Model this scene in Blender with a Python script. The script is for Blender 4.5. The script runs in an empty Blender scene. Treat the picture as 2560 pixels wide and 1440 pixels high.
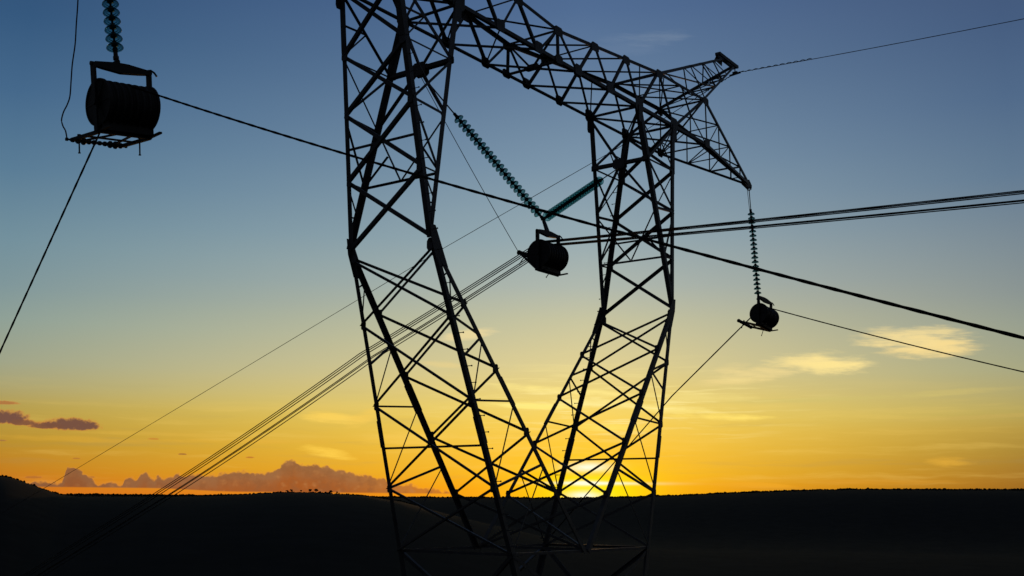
import bpy, bmesh, math, random
from mathutils import Vector, Matrix, noise as mnoise

# ------------------------------------------------------------------ frame
# Tower axes: +X along the crossarm, +Y along the line (away from the camera),
# Z up.  Tower dimensions are written in units of U metres, measured from the
# underside of the crossarm, which stands BASE metres above the ground.
U = 1.14
BASE = 34.0
V = Vector


def W(x, y, z):
    return V((x * U, y * U, z * U + BASE))


scene = bpy.context.scene
col = scene.collection

# ------------------------------------------------------------------ camera
YAW, PITCH, ROLL = -0.93610, 0.19072, 0.00715
fwd = V((-math.sin(YAW) * math.cos(PITCH), math.cos(YAW) * math.cos(PITCH), math.sin(PITCH)))
rgt = V((math.cos(YAW), math.sin(YAW), 0))
upv = rgt.cross(fwd)
r2 = rgt * math.cos(ROLL) + upv * math.sin(ROLL)
u2 = upv * math.cos(ROLL) - rgt * math.sin(ROLL)
CAM = W(-20.41493, -14.48251, -10.08454)
cd = bpy.data.cameras.new("camera")
cd.sensor_fit = 'HORIZONTAL'
cd.sensor_width = 36.0
cd.lens = 2810.42 / 2560 * 36.0
cd.clip_start = 0.2
cd.clip_end = 60000
co = bpy.data.objects.new("camera", cd)
col.objects.link(co)
co.matrix_world = Matrix(((r2.x, u2.x, -fwd.x, CAM.x), (r2.y, u2.y, -fwd.y, CAM.y),
                          (r2.z, u2.z, -fwd.z, CAM.z), (0, 0, 0, 1)))
scene.camera = co
scene.view_settings.view_transform = 'Standard'
scene.view_settings.look = 'None'
scene.view_settings.exposure = 0.0
scene.view_settings.gamma = 1.0

SUN_AZ = 57.41          # degrees from +Y towards +X
SUN_EL = 0.9


def lin(c):
    return tuple(((v / 255) / 12.92 if v / 255 <= 0.04045 else ((v / 255 + 0.055) / 1.055) ** 2.4) for v in c)


# ------------------------------------------------------------------ sky
world = bpy.data.worlds.new("World")
scene.world = world
world.use_nodes = True
nt = world.node_tree
nt.nodes.clear()
NN, LK = nt.nodes.new, nt.links.new


def plug(sock, v):
    if isinstance(v, bpy.types.NodeSocket):
        LK(v, sock)
    elif v is not None:
        sock.default_value = v


def M(op, a, b=None, c=None, clamp=False):
    n = NN('ShaderNodeMath')
    n.operation = op
    n.use_clamp = clamp
    plug(n.inputs[0], a)
    if b is not None:
        plug(n.inputs[1], b)
    if c is not None:
        plug(n.inputs[2], c)
    return n.outputs[0]


def add(a, b): return M('ADD', a, b)
def sub(a, b): return M('SUBTRACT', a, b)
def mul(a, b, clamp=False): return M('MULTIPLY', a, b, clamp=clamp)


def smooth(x, lo, hi, a=0.0, b=1.0):
    n = NN('ShaderNodeMapRange')
    n.interpolation_type = 'SMOOTHSTEP'
    plug(n.inputs['Value'], x)
    n.inputs['From Min'].default_value = lo
    n.inputs['From Max'].default_value = hi
    n.inputs['To Min'].default_value = a
    n.inputs['To Max'].default_value = b
    return n.outputs['Result']


def gauss(x, s):          # exp(-(x/s)^2)
    q = mul(x, 1.0 / s)
    return M('EXPONENT', mul(mul(q, q), -1.0))


def mixc(f, a, b, mode='MIX'):
    n = NN('ShaderNodeMix')
    n.data_type = 'RGBA'
    n.blend_type = mode
    plug(n.inputs[0], f)
    for s, v in ((n.inputs[6], a), (n.inputs[7], b)):
        if isinstance(v, bpy.types.NodeSocket):
            LK(v, s)
        else:
            s.default_value = (*v, 1)
    return n.outputs[2]


def ramp(x, stops):
    n = NN('ShaderNodeValToRGB')
    plug(n.inputs[0], x)
    e = n.color_ramp.elements
    while len(e) > 1:
        e.remove(e[-1])
    for i, (p, c) in enumerate(stops):
        k = e[0] if i == 0 else e.new(p)
        k.position = p
        k.color = (*lin(c), 1)
    return n.outputs[0]


def noise(vec, scale, detail=4, rough=0.55):
    n = NN('ShaderNodeTexNoise')
    n.noise_dimensions = '3D'
    plug(n.inputs['Vector'], vec)
    n.inputs['Scale'].default_value = scale
    n.inputs['Detail'].default_value = detail
    n.inputs['Roughness'].default_value = rough
    return n.outputs['Fac']


def comb(x, y, z=0.0):
    n = NN('ShaderNodeCombineXYZ')
    plug(n.inputs[0], x)
    plug(n.inputs[1], y)
    plug(n.inputs[2], z)
    return n.outputs[0]


tc = NN('ShaderNodeTexCoord')
nrm = NN('ShaderNodeVectorMath')
nrm.operation = 'NORMALIZE'
LK(tc.outputs['Generated'], nrm.inputs[0])
sx = NN('ShaderNodeSeparateXYZ')
LK(nrm.outputs[0], sx.inputs[0])
DX, DY, DZ = sx.outputs
EL = mul(M('ARCSINE', DZ), 180 / math.pi)                      # elevation, degrees
sa, ca = math.sin(math.radians(SUN_AZ)), math.cos(math.radians(SUN_AZ))
ALONG = add(mul(DX, sa), mul(DY, ca))
ACROSS = sub(mul(DX, ca), mul(DY, sa))
AZ = mul(M('ARCTAN2', ACROSS, ALONG), 180 / math.pi)           # azimuth from the sun, degrees

elf = mul(add(EL, 1.0), 1 / 27.0, clamp=True)


def ep(e):
    return (e + 1.0) / 27.0


LEFT = [(0.0, (196, 100, 26)), (ep(0.7), (204, 112, 28)), (ep(1.4), (194, 124, 32)), (ep(2.7), (182, 140, 46)), (ep(3.6), (180, 149, 62)),
        (ep(4.4), (178, 156, 80)), (ep(5.4), (168, 162, 116)), (ep(6.4), (158, 163, 136)), (ep(8.4), (141, 159, 150)), (ep(9.95), (126, 150, 154)),
        (ep(12.1), (113, 143, 156)), (ep(15.4), (88, 123, 149)), (ep(19.0), (67, 103, 138)), (ep(22.4), (51, 87, 125)), (1.0, (44, 74, 114))]
MID = [(0.0, (255, 150, 14)), (ep(0.85), (254, 172, 22)), (ep(1.6), (252, 190, 42)), (ep(2.9), (252, 202, 66)), (ep(4.0), (248, 210, 88)),
       (ep(4.9), (243, 214, 108)), (ep(7.0), (221, 207, 147)), (ep(9.3), (196, 195, 160)), (ep(11.0), (173, 183, 173)), (ep(13.4), (149, 170, 177)),
       (ep(17.2), (122, 148, 169)), (ep(21.1), (99, 126, 156)), (ep(24.8), (80, 108, 147)), (1.0, (76, 104, 144))]
RIGHT = [(0.0, (146, 92, 24)), (ep(0.7), (150, 98, 30)), (ep(1.4), (160, 112, 40)), (ep(2.7), (168, 135, 56)), (ep(3.6), (180, 150, 68)),
         (ep(4.4), (182, 164, 90)), (ep(6.4), (164, 165, 130)), (ep(8.4), (150, 158, 142)), (ep(9.95), (137, 148, 146)), (ep(12.1), (123, 139, 148)),
         (ep(15.4), (97, 122, 146)), (ep(19.0), (79, 105, 137)), (ep(22.4), (68, 92, 127)), (1.0, (62, 82, 118))]
wl = M('POWER', mul(mul(AZ, -1.0 / 28.5), 1.0, clamp=True), 1.1)
wr = M('POWER', mul(mul(AZ, 1.0 / 21.0), 1.0, clamp=True), 1.15)
base = mixc(wl, ramp(elf, MID), ramp(elf, LEFT))
base = mixc(wr, base, ramp(elf, RIGHT))

pv = comb(AZ, mul(EL, 4.0))
warp = noise(pv, 0.22, 3)
n_streak = noise(comb(mul(AZ, 0.10), mul(add(EL, mul(warp, 0.5)), 1.5), 3.0), 1.0, 5, 0.6)
n_fine = noise(comb(mul(AZ, 0.42), mul(add(EL, mul(AZ, 0.045)), 2.6), 7.0), 1.0, 6, 0.62)
n_puff = noise(comb(AZ, mul(EL, 1.15), 1.0), 1.7, 6, 0.6)
def billow(scale, seed):
    n = NN('ShaderNodeTexVoronoi')
    n.feature = 'SMOOTH_F1'
    n.inputs['Scale'].default_value = scale
    n.inputs['Smoothness'].default_value = 0.25
    plug(n.inputs['Vector'], comb(add(AZ, mul(warp, 0.5)), mul(EL, 1.1), seed))
    return sub(0.45, n.outputs['Distance'])


bil = add(mul(billow(1.9, 2.0), 0.60), mul(billow(5.0, 4.0), 0.30))
n_puff2 = noise(comb(AZ, mul(EL, 1.1), 9.0), 5.0, 5, 0.65)

# long faint streaks of thin cirrus low over the horizon
band = mul(smooth(EL, 7.0, 3.0), smooth(EL, 0.3, 1.5))
base = mixc(mul(mul(smooth(n_streak, 0.50, 0.72), band), 0.22), base, lin((252, 214, 110)))
base = mixc(mul(mul(smooth(n_streak, 0.46, 0.30), band), 0.16), base, lin((150, 140, 96)))

# brightness around the set sun
dxs, dys = AZ, sub(EL, 0.75)
g1 = mul(gauss(sub(dxs, 0.4), 4.8), gauss(dys, 2.1))
base = mixc(mul(g1, 0.82), base, lin((255, 196, 16)))
g2 = mul(gauss(sub(dxs, 0.3), 2.5), gauss(dys, 1.1))
base = mixc(mul(g2, 0.97), base, lin((255, 238, 10)))
bars = smooth(noise(comb(mul(AZ, 0.12), mul(EL, 3.0), 5.0), 1.0, 4), 0.42, 0.62)


def lobe(az, el, sxd, syd):
    return mul(gauss(sub(AZ, az), sxd), gauss(sub(EL, el), syd))


core = add(add(lobe(0.1, 1.90, 1.05, 0.24), mul(lobe(0.6, 1.10, 2.6, 0.07), 0.9)), add(lobe(-0.1, 0.50, 0.75, 0.19), mul(lobe(-0.1, 1.10, 0.8, 0.12), 0.9)))
core = mul(core, smooth(n_fine, 0.30, 0.52, 0.55, 1.0))
core = mul(core, 1.0, clamp=True)
base = mixc(mul(core, 0.95), base, lin((255, 255, 225)))
lowbar = mul(mul(lobe(1.5, 1.55, 3.6, 0.10), 0.35), 1.0)
base = mixc(lowbar, base, lin((250, 190, 30)))

# thin lit wisps: (azimuth, elevation, half width, half height, tilt, colour, strength)
WISPS = [(16.1, 8.05, 2.4, 0.56, -0.05, (238, 216, 152), 0.95), (16.7, 7.55, 2.1, 0.50, -0.02, (246, 218, 146), 1.0), (15.4, 7.85, 1.5, 0.35, -0.05, (244, 220, 152), 0.8),
         (11.6, 6.95, 2.1, 0.52, -0.03, (250, 226, 150), 1.0), (12.0, 6.75, 1.4, 0.26, -0.02, (252, 228, 148), 0.9), (8.6, 6.50, 2.2, 0.34, 0.08, (236, 214, 146), 0.8), (7.6, 6.15, 1.8, 0.22, 0.05, (238, 214, 140), 0.6),
         (7.3, 6.75, 0.9, 0.25, 0.10, (236, 214, 146), 0.5), (-6.1, 8.5, 1.5, 0.26, 0.16, (236, 216, 158), 0.8), (-7.2, 7.0, 1.0, 0.2, -0.05, (240, 212, 136), 0.4),
         (-1.5, 5.7, 3.4, 0.22, -0.06, (252, 232, 140), 0.9), (-2.6, 4.95, 2.4, 0.16, -0.03, (255, 236, 130), 0.9), (1.0, 5.05, 2.6, 0.22, -0.05, (252, 236, 150), 0.8),
         (-0.5, 6.9, 2.6, 0.25, 0.02, (232, 216, 146), 0.45), (1.4, 3.9, 2.4, 0.18, -0.03, (255, 230, 110), 0.7), (4.6, 4.75, 1.8, 0.20, -0.04, (250, 228, 130), 0.85),
         (6.6, 4.4, 2.2, 0.17, -0.03, (255, 226, 110), 0.95), (5.4, 5.4, 2.6, 0.22, -0.04, (240, 220, 134), 0.6),
         (-12.8, 4.2, 1.4, 0.28, -0.03, (248, 208, 92), 0.95), (-11.2, 4.3, 0.8, 0.35, 0.35, (244, 202, 88), 0.75), (-13.0, 2.5, 1.2, 0.24, -0.15, (254, 208, 78), 0.95),
         (-9.3, 3.2, 2.2, 0.3, 0.02, (248, 204, 90), 0.5), (-16.5, 3.0, 3.4, 0.12, 0.01, (228, 176, 62), 0.45),
         (17.4, 2.15, 1.0, 0.22, 0.0, (226, 172, 60), 0.8), (13.8, 1.2, 3.4, 0.12, 0.0, (216, 146, 34), 0.45), (8.0, 1.05, 2.2, 0.14, -0.02, (240, 170, 44), 0.55), (12.0, 5.2, 5.0, 0.12, 0.02, (206, 192, 112), 0.45),
         (17.5, 5.4, 3.0, 0.14, 0.03, (206, 188, 112), 0.5), (19.0, 4.2, 4.0, 0.1, 0.03, (202, 172, 92), 0.4),
         (3.9, 23.3, 1.6, 0.35, 0.02, (132, 148, 168), 0.32), (2.2, 23.0, 2.2, 0.5, 0.05, (118, 138, 166), 0.2),
         (-24.5, 2.9, 4.0, 0.14, -0.01, (220, 168, 56), 0.4), (-20.0, 3.25, 4.5, 0.1, 0.0, (222, 178, 70), 0.4)]
for az, el, a, b, t, c, s in WISPS:
    dx = sub(AZ, az)
    dy = sub(sub(EL, el), mul(dx, t))
    q = add(M('POWER', M('ABSOLUTE', mul(dx, 0.95 / a)), 2.0), M('POWER', M('ABSOLUTE', mul(dy, 0.95 / b)), 2.0))
    m = smooth(add(q, mul(sub(n_fine, 0.5), 4.0)), 1.50, -0.30)
    base = mixc(mul(m, s), base, lin(c))

n_thin = noise(comb(mul(AZ, 0.30), mul(add(EL, mul(warp, 0.35)), 5.5), 12.0), 1.0, 4, 0.55)
reg = mul(gauss(sub(AZ, 1.5), 6.5), gauss(sub(EL, 4.9), 1.5))
base = mixc(mul(mul(smooth(n_thin, 0.50, 0.70), reg), 0.85), base, lin((255, 238, 158)))
# small dusk clouds, low and dark, lit from below at their rims
DARK = [(-25.0, 3.52, 1.35, 0.38, (112, 76, 64), 0.97), (-26.1, 3.46, 0.85, 0.20, (118, 78, 60), 0.92), (-28.0, 3.74, 1.15, 0.40, (112, 76, 66), 0.97), (-27.1, 3.58, 0.7, 0.20, (122, 80, 60), 0.92), (-28.1, 4.47, 0.75, 0.11, (170, 110, 62), 0.8),
        (-19.9, 2.3, 0.22, 0.05, (150, 104, 52), 0.8), (-21.3, 3.0, 0.25, 0.06, (196, 130, 50), 0.6), (-16.7, 2.2, 0.22, 0.06, (180, 112, 42), 0.7),
        (-24.0, 1.15, 0.2, 0.05, (160, 104, 50), 0.7), (-28.2, 2.75, 0.5, 0.05, (150, 112, 66), 0.7), (-26.5, 1.1, 0.4, 0.08, (168, 104, 46), 0.6), (-24.7, 2.0, 0.2, 0.05, (165, 110, 48), 0.6)]
cores = []
for az, el, a, b, c, s in DARK:
    dx, dy = sub(AZ, az), sub(EL, el)
    top = M('GREATER_THAN', dy, 0.0)
    yy = mul(dy, add(mul(sub(1.0, top), 1.0 / (b * 0.55)), mul(top, 1.0 / b)))
    q = add(M('POWER', M('ABSOLUTE', mul(dx, 1 / a)), 2.6), mul(yy, yy))
    q = sub(add(q, mul(sub(n_puff2, 0.5), 1.6)), mul(bil, 1.0))
    rim = smooth(q, 1.40, 0.75)
    core_ = smooth(q, 1.10, 0.40)
    base = mixc(mul(rim, s * 0.55), base, lin((208, 122, 60)))
    cores.append((mul(core_, s), c))
for f, c in cores:
    base = mixc(f, base, lin(c))

# cumulus bank standing on the horizon; its height follows the azimuth
BANK = [(-26.9, 0.75), (-26.4, 0.93), (-25.2, 0.95), (-25.1, 1.55), (-24.77, 1.66), (-24.5, 1.62), (-24.22, 1.36), (-23.9, 1.06),
        (-23.64, 0.80), (-23.4, 0.90), (-23.15, 0.96), (-22.76, 0.86), (-22.57, 0.76), (-22.45, 1.12), (-22.2, 1.2), (-21.96, 1.06),
        (-21.76, 1.40), (-21.55, 1.50), (-21.3, 1.18), (-21.1, 1.16), (-20.95, 1.34), (-20.75, 1.2), (-20.3, 1.26), (-20.06, 1.42),
        (-19.8, 1.3), (-18.65, 1.32), (-17.53, 1.58), (-16.76, 1.54), (-15.99, 1.47), (-15.42, 1.66), (-15.05, 1.98), (-14.8, 2.08),
        (-14.58, 2.14), (-14.37, 2.0), (-14.08, 1.92), (-13.49, 1.92), (-12.7, 1.78), (-12.0, 1.58), (-11.51, 1.46), (-10.91, 1.48),
        (-10.4, 1.30), (-9.31, 1.03), (-8.11, 0.88), (-6.9, 0.64), (-5.8, 0.2)]
A0, A1, HM = -27.0, -5.5, 2.6
fc = NN('ShaderNodeFloatCurve')
cv = fc.mapping.curves[0]
pts = [((a - A0) / (A1 - A0), h / HM) for a, h in BANK]
cv.points[0].location = (0, pts[0][1])
cv.points[1].location = (1, 0.0)
for a, h in pts:
    k = cv.points.new(a, h)
for k in cv.points:
    k.handle_type = 'VECTOR'
fc.mapping.update()
plug(fc.inputs['Value'], M('MULTIPLY', sub(AZ, A0), 1 / (A1 - A0), clamp=True))
hgt = mul(fc.outputs[0], HM)
hgt = add(hgt, add(mul(bil, 0.42), add(mul(sub(n_puff2, 0.5), 0.20), -0.03)))
d = sub(hgt, EL)
inside = mul(smooth(AZ, -27.2, -26.6), smooth(AZ, -4.9, -6.8))
mask = mul(mul(smooth(d, -0.05, 0.085), inside), smooth(sub(EL, smooth(AZ, -21.5, -17.0, 0.14, 0.0)), 0.50, 0.58))
rimb = mul(mul(smooth(d, -0.10, 0.0), smooth(d, 0.10, 0.0)), inside)
bcol = mixc(smooth(add(d, mul(sub(n_puff, 0.5), 0.8)), 0.0, 1.0), lin((148, 100, 66)), lin((158, 84, 40)))
bcol = mixc(smooth(AZ, -13.0, -6.0), bcol, lin((206, 122, 36)))
bcol = mixc(smooth(bil, 0.0, 0.34, 0.0, 0.55), bcol, lin((184, 126, 76)))
bcol = mixc(smooth(n_puff, 0.42, 0.64, 0.0, 0.45), bcol, lin((128, 84, 56)))
bcol = mixc(smooth(AZ, -18.0, -25.0, 0.0, 0.35), bcol, lin((122, 78, 52)))
base = mixc(mul(rimb, 0.35), base, lin((232, 150, 62)))
base = mixc(mul(mask, 0.95), base, bcol)
# bright orange slit between the bank and the plain
slit = mul(mul(smooth(EL, 0.62, 0.52), smooth(EL, 0.30, 0.42)), smooth(AZ, -6.0, -12.0))
base = mixc(mul(slit, 0.3), base, lin((226, 118, 34)))

# the twilight glow only fills the half of the sky round the sun; the rest is dim Nishita dusk
side = smooth(M('ABSOLUTE', AZ), 32.0, 80.0, 1.0, 0.0)
highf = smooth(EL, 26.0, 58.0, 1.0, 0.10)
glow = mixc(mul(side, highf), lin((44, 48, 56)), base)
below = smooth(EL, -0.8, -2.5, 1.0, 0.0)
glow = mixc(below, lin((6, 6, 7)), glow)
sky = NN('ShaderNodeTexSky')
sky.sky_type = 'NISHITA'
sky.sun_disc = False
sky.sun_elevation = math.radians(SUN_EL)
sky.sun_rotation = math.radians(SUN_AZ)
sky.altitude = 400
sky.dust_density = 2.0
b1 = NN('ShaderNodeBackground')
LK(glow, b1.inputs[0])
b1.inputs[1].default_value = 1.0
b2 = NN('ShaderNodeBackground')
LK(sky.outputs[0], b2.inputs[0])
b2.inputs[1].default_value = 0.003
ad = NN('ShaderNodeAddShader')
LK(b1.outputs[0], ad.inputs[0])
LK(b2.outputs[0], ad.inputs[1])
wo = NN('ShaderNodeOutputWorld')
LK(ad.outputs[0], wo.inputs[0])

# ------------------------------------------------------------------ sun lamp
sl = bpy.data.lights.new("sun", 'SUN')
sl.energy = 0.3
sl.angle = math.radians(0.5)
sl.color = (1.0, 0.55, 0.22)
so = bpy.data.objects.new("sun", sl)
col.objects.link(so)
sd = V((math.sin(math.radians(SUN_AZ)) * math.cos(math.radians(SUN_EL)),
        math.cos(math.radians(SUN_AZ)) * math.cos(math.radians(SUN_EL)), math.sin(math.radians(SUN_EL))))
so.rotation_euler = (-sd).to_track_quat('-Z', 'Y').to_euler()
so.location = (0, 0, 80)


# ------------------------------------------------------------------ materials
def mat(name, c, rough=0.6, metal=0.0, var=0.0, scale=6.0, c2=None, spec=0.5):
    m = bpy.data.materials.new(name)
    m.use_nodes = True
    t = m.node_tree
    p = t.nodes['Principled BSDF']
    p.inputs['Roughness'].default_value = rough
    p.inputs['Metallic'].default_value = metal
    p.inputs['Specular IOR Level'].default_value = spec
    tcn = t.nodes.new('ShaderNodeTexCoord')
    nz = t.nodes.new('ShaderNodeTexNoise')
    nz.inputs['Scale'].default_value = scale
    nz.inputs['Detail'].default_value = 5
    t.links.new(tcn.outputs['Object'], nz.inputs['Vector'])
    rp = t.nodes.new('ShaderNodeValToRGB')
    rp.color_ramp.elements[0].position = 0.3
    rp.color_ramp.elements[1].position = 0.7
    rp.color_ramp.elements[0].color = (*[x * (1 - var) for x in c], 1)
    rp.color_ramp.elements[1].color = (*(c2 or [x * (1 + var) for x in c]), 1)
    t.links.new(nz.outputs['Fac'], rp.inputs[0])
    t.links.new(rp.outputs[0], p.inputs['Base Color'])
    return m


STEEL = mat("weathered_galvanised_steel", (0.10, 0.103, 0.11), 0.6, 0.2, 0.25, 4.0)
BLOCK = mat("dark_painted_steel", (0.03, 0.03, 0.032), 0.55, 0.2, 0.3, 8.0)
CAPM = mat("cast_iron_cap", (0.04, 0.042, 0.045), 0.5, 0.3, 0.2, 20.0)
WIRE = mat("stranded_conductor", (0.035, 0.033, 0.034), 0.75, 0.0, 0.25, 14.0, spec=0.15)
ROPE = mat("pilot_rope", (0.035, 0.028, 0.028), 0.85, 0.0, 0.3, 20.0, spec=0.03)
REDROPE = mat("reddish_cord", (0.09, 0.03, 0.03), 0.8, 0.0, 0.3, 20.0, spec=0.03)
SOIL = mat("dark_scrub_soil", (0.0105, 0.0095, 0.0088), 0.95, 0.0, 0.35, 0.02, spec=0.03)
LEAF = mat("dark_foliage", (0.018, 0.018, 0.013), 0.9, 0.0, 0.35, 0.6, spec=0.03)
BARK = mat("bark", (0.05, 0.04, 0.03), 0.95, 0.0, 0.3, 2.0, spec=0.03)

GLASS = bpy.data.materials.new("green_toughened_glass")
GLASS.use_nodes = True
gt = GLASS.node_tree
gt.nodes.clear()
go_ = gt.nodes.new('ShaderNodeOutputMaterial')
gtr = gt.nodes.new('ShaderNodeBsdfTransparent')
gtr.inputs[0].default_value = (0.52, 0.75, 0.75, 1)
gpr = gt.nodes.new('ShaderNodeBsdfPrincipled')
gpr.inputs['Base Color'].default_value = (0.03, 0.12, 0.12, 1)
gpr.inputs['Roughness'].default_value = 0.08
glw = gt.nodes.new('ShaderNodeLayerWeight')
glw.inputs['Blend'].default_value = 0.40
gtx = gt.nodes.new('ShaderNodeTexNoise')
gtx.inputs['Scale'].default_value = 30
gb = gt.nodes.new('ShaderNodeBump')
gb.inputs['Strength'].default_value = 0.05
gmx = gt.nodes.new('ShaderNodeMixShader')
gt.links.new(gtx.outputs['Fac'], gb.inputs['Height'])
gt.links.new(gb.outputs[0], gpr.inputs['Normal'])
gt.links.new(glw.outputs['Facing'], gmx.inputs[0])
gt.links.new(gtr.outputs[0], gmx.inputs[1])
gt.links.new(gpr.outputs[0], gmx.inputs[2])
gt.links.new(gmx.outputs[0], go_.inputs[0])


# ------------------------------------------------------------------ builders
def tag(o, label=None, cat=None, group=None, kind=None):
    if label:
        o['label'] = label
    if cat:
        o['category'] = cat
    if group:
        o['group'] = group
    if kind:
        o['kind'] = kind
    return o


def empty(name, loc, **k):
    o = bpy.data.objects.new(name, None)
    o.empty_display_size = 0.2
    col.objects.link(o)
    o.location = loc
    return tag(o, **k)


def mk(name, bm, m, parent=None, smooth_=False, origin=None):
    """link a bmesh written in world coordinates as one mesh object"""
    if origin is None:
        c = V((0, 0, 0))
        for v in bm.verts:
            c += v.co
        origin = c / max(1, len(bm.verts))
    bmesh.ops.recalc_face_normals(bm, faces=bm.faces[:])
    for v in bm.verts:
        v.co -= origin
    me = bpy.data.meshes.new(name)
    bm.to_mesh(me)
    bm.free()
    me.materials.append(m)
    if smooth_:
        for p in me.polygons:
            p.use_smooth = True
    o = bpy.data.objects.new(name, me)
    col.objects.link(o)
    o.location = origin
    if parent is not None:
        o.parent = parent
        o.location = origin - world_loc(parent)
    return o


def world_loc(o):
    l = V(o.location)
    while o.parent:
        o = o.parent
        l += V(o.location)
    return l


def prism(bm, P, Q, prof):
    a = [bm.verts.new(P + k) for k in prof]
    b = [bm.verts.new(Q + k) for k in prof]
    n = len(prof)
    for i in range(n):
        bm.faces.new((a[i], a[(i + 1) % n], b[(i + 1) % n], b[i]))
    bm.faces.new(a[::-1])
    bm.faces.new(b)


def angle(bm, P, Q, d1, d2, w, t):
    """steel L angle from P to Q, heel on the line, legs along d1 and d2"""
    ax = (Q - P).normalized()
    d1 = (d1 - ax * d1.dot(ax)).normalized()
    d2 = d2 - ax * d2.dot(ax) - d1 * d2.dot(d1)
    d2 = d2.normalized()
    prof = [V((0, 0, 0)), d1 * w, d1 * w + d2 * t, d1 * t + d2 * t, d1 * t + d2 * w, d2 * w]
    prism(bm, P, Q, prof)


def box(bm, c, ex, ey, ez, X=V((1, 0, 0)), Y=V((0, 1, 0)), Z=V((0, 0, 1))):
    vs = [bm.verts.new(c + X * ex * i + Y * ey * j + Z * ez * k) for k in (-1, 1) for j in (-1, 1) for i in (-1, 1)]
    for f in ((0, 1, 3, 2), (4, 6, 7, 5), (0, 4, 5, 1), (2, 3, 7, 6), (0, 2, 6, 4), (1, 5, 7, 3)):
        bm.faces.new([vs[i] for i in f])


def bar(bm, P, Q, w, h, ref=V((0, 0, 1))):
    ax = (Q - P).normalized()
    if abs(ax.dot(ref)) > 0.98:
        ref = V((0, 1, 0))
    s = ax.cross(ref).normalized()
    u = s.cross(ax)
    prism(bm, P, Q, [s * w / 2 + u * h / 2, -s * w / 2 + u * h / 2, -s * w / 2 - u * h / 2, s * w / 2 - u * h / 2])


def rod(bm, P, Q, r, r2=None, n=10):
    r2 = r if r2 is None else r2
    ax = (Q - P).normalized()
    s = ax.orthogonal().normalized()
    u = ax.cross(s)
    a, b = [], []
    for i in range(n):
        t = 2 * math.pi * i / n
        k = s * math.cos(t) + u * math.sin(t)
        a.append(bm.verts.new(P + k * r))
        b.append(bm.verts.new(Q + k * r2))
    for i in range(n):
        bm.faces.new((a[i], a[(i + 1) % n], b[(i + 1) % n], b[i]))
    bm.faces.new(a[::-1])
    bm.faces.new(b)


def tube(bm, pts, r, n=6, twist=0.0, lobe_=0.0):
    rings = []
    N = len(pts)
    for i, p in enumerate(pts):
        ax = (pts[min(i + 1, N - 1)] - pts[max(i - 1, 0)]).normalized()
        ref = V((0, 0, 1)) if abs(ax.z) < 0.95 else V((0, 1, 0))
        s = ax.cross(ref).normalized()
        u = s.cross(ax)
        ring = []
        for k in range(n):
            t = 2 * math.pi * k / n
            rr = r * (1 + lobe_ * math.cos(2 * (t - twist * i)))
            ring.append(bm.verts.new(p + (s * math.cos(t) + u * math.sin(t)) * rr))
        rings.append(ring)
    for a, b in zip(rings, rings[1:]):
        for k in range(n):
            bm.faces.new((a[k], a[(k + 1) % n], b[(k + 1) % n], b[k]))
    bm.faces.new(rings[0][::-1])
    bm.faces.new(rings[-1])


def lathe(bm, prof, c, axis, n=20):
    """closed profile [(r, h)] turned round the axis through c"""
    s = axis.orthogonal().normalized()
    u = axis.cross(s)
    rings = []
    for r, h in prof:
        rings.append([bm.verts.new(c + axis * h + (s * math.cos(2 * math.pi * k / n) + u * math.sin(2 * math.pi * k / n)) * r) for k in range(n)])
    m = len(rings)
    for i in range(m):
        a, b = rings[i], rings[(i + 1) % m]
        for k in range(n):
            bm.faces.new((a[k], a[(k + 1) % n], b[(k + 1) % n], b[k]))


def plate(bm, c, pts, nrm_, t):
    """thin polygon plate: pts are world points in the plate's plane"""
    a = [bm.verts.new(p - nrm_ * t / 2) for p in pts]
    b = [bm.verts.new(p + nrm_ * t / 2) for p in pts]
    n = len(pts)
    for i in range(n):
        bm.faces.new((a[i], a[(i + 1) % n], b[(i + 1) % n], b[i]))
    bm.faces.new(a[::-1])
    bm.faces.new(b)


def hull_plate(bm, pts, nrm_, t):
    o = pts[0]
    e1 = nrm_.orthogonal().normalized()
    e2 = nrm_.cross(e1)
    q = sorted(set((round((p - o).dot(e1), 4), round((p - o).dot(e2), 4)) for p in pts))

    def half(it):
        h = []
        for p in it:
            while len(h) >= 2 and (h[-1][0] - h[-2][0]) * (p[1] - h[-2][1]) - (h[-1][1] - h[-2][1]) * (p[0] - h[-2][0]) <= 0:
                h.pop()
            h.append(p)
        return h[:-1]
    hull = half(q) + half(q[::-1])
    plate(bm, o, [o + e1 * a + e2 * b for a, b in hull], nrm_, t)


# ------------------------------------------------------------------ tower geometry
Xi, Xo, Yb, X2, XT = 3.70416, 5.59581, 0.75728, 7.56187, 12.0
Yt, ZT0, ZT1, X1, ZT2 = 0.73988, 0.82048, 1.34716, 4.83674, 1.40729
Zk, Yk, XkU, XkLi, XkLo = -5.21555, 1.07489, 4.75593, 4.65622, 4.72081
Zc, XcLo, Yc = -11.01861, 2.66052, 1.45840
XpI, XpO, Zp = 10.14624, 11.08751, 3.73825
TTI = 0.25


def UP(s, t, io, f):
    x = Xi if io == 'I' else Xo
    return W(s * (x + (XkU - x) * f), t * (Yb + (Yk - Yb) * f), Zk * f)


def LO(s, t, io, f):
    x0, x1 = (XkLi, 0.03) if io == 'I' else (XkLo, XcLo)
    return W(s * (x0 + (x1 - x0) * f), t * (Yk + (Yc - Yk) * f), Zk + (Zc - Zk) * f)


def BN(x, t):
    return W(x, t * Yb, 0)


def ztop(x):
    a = abs(x)
    return ZT0 + (ZT1 - ZT0) * a / X1 if a <= X1 else ZT1 + (ZT2 - ZT1) * (a - X1) / (X2 - X1)


def TN(x, t):
    return W(x, t * Yt, ztop(x))


def TIP(s):
    return W(s * XT, 0, 0)


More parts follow.
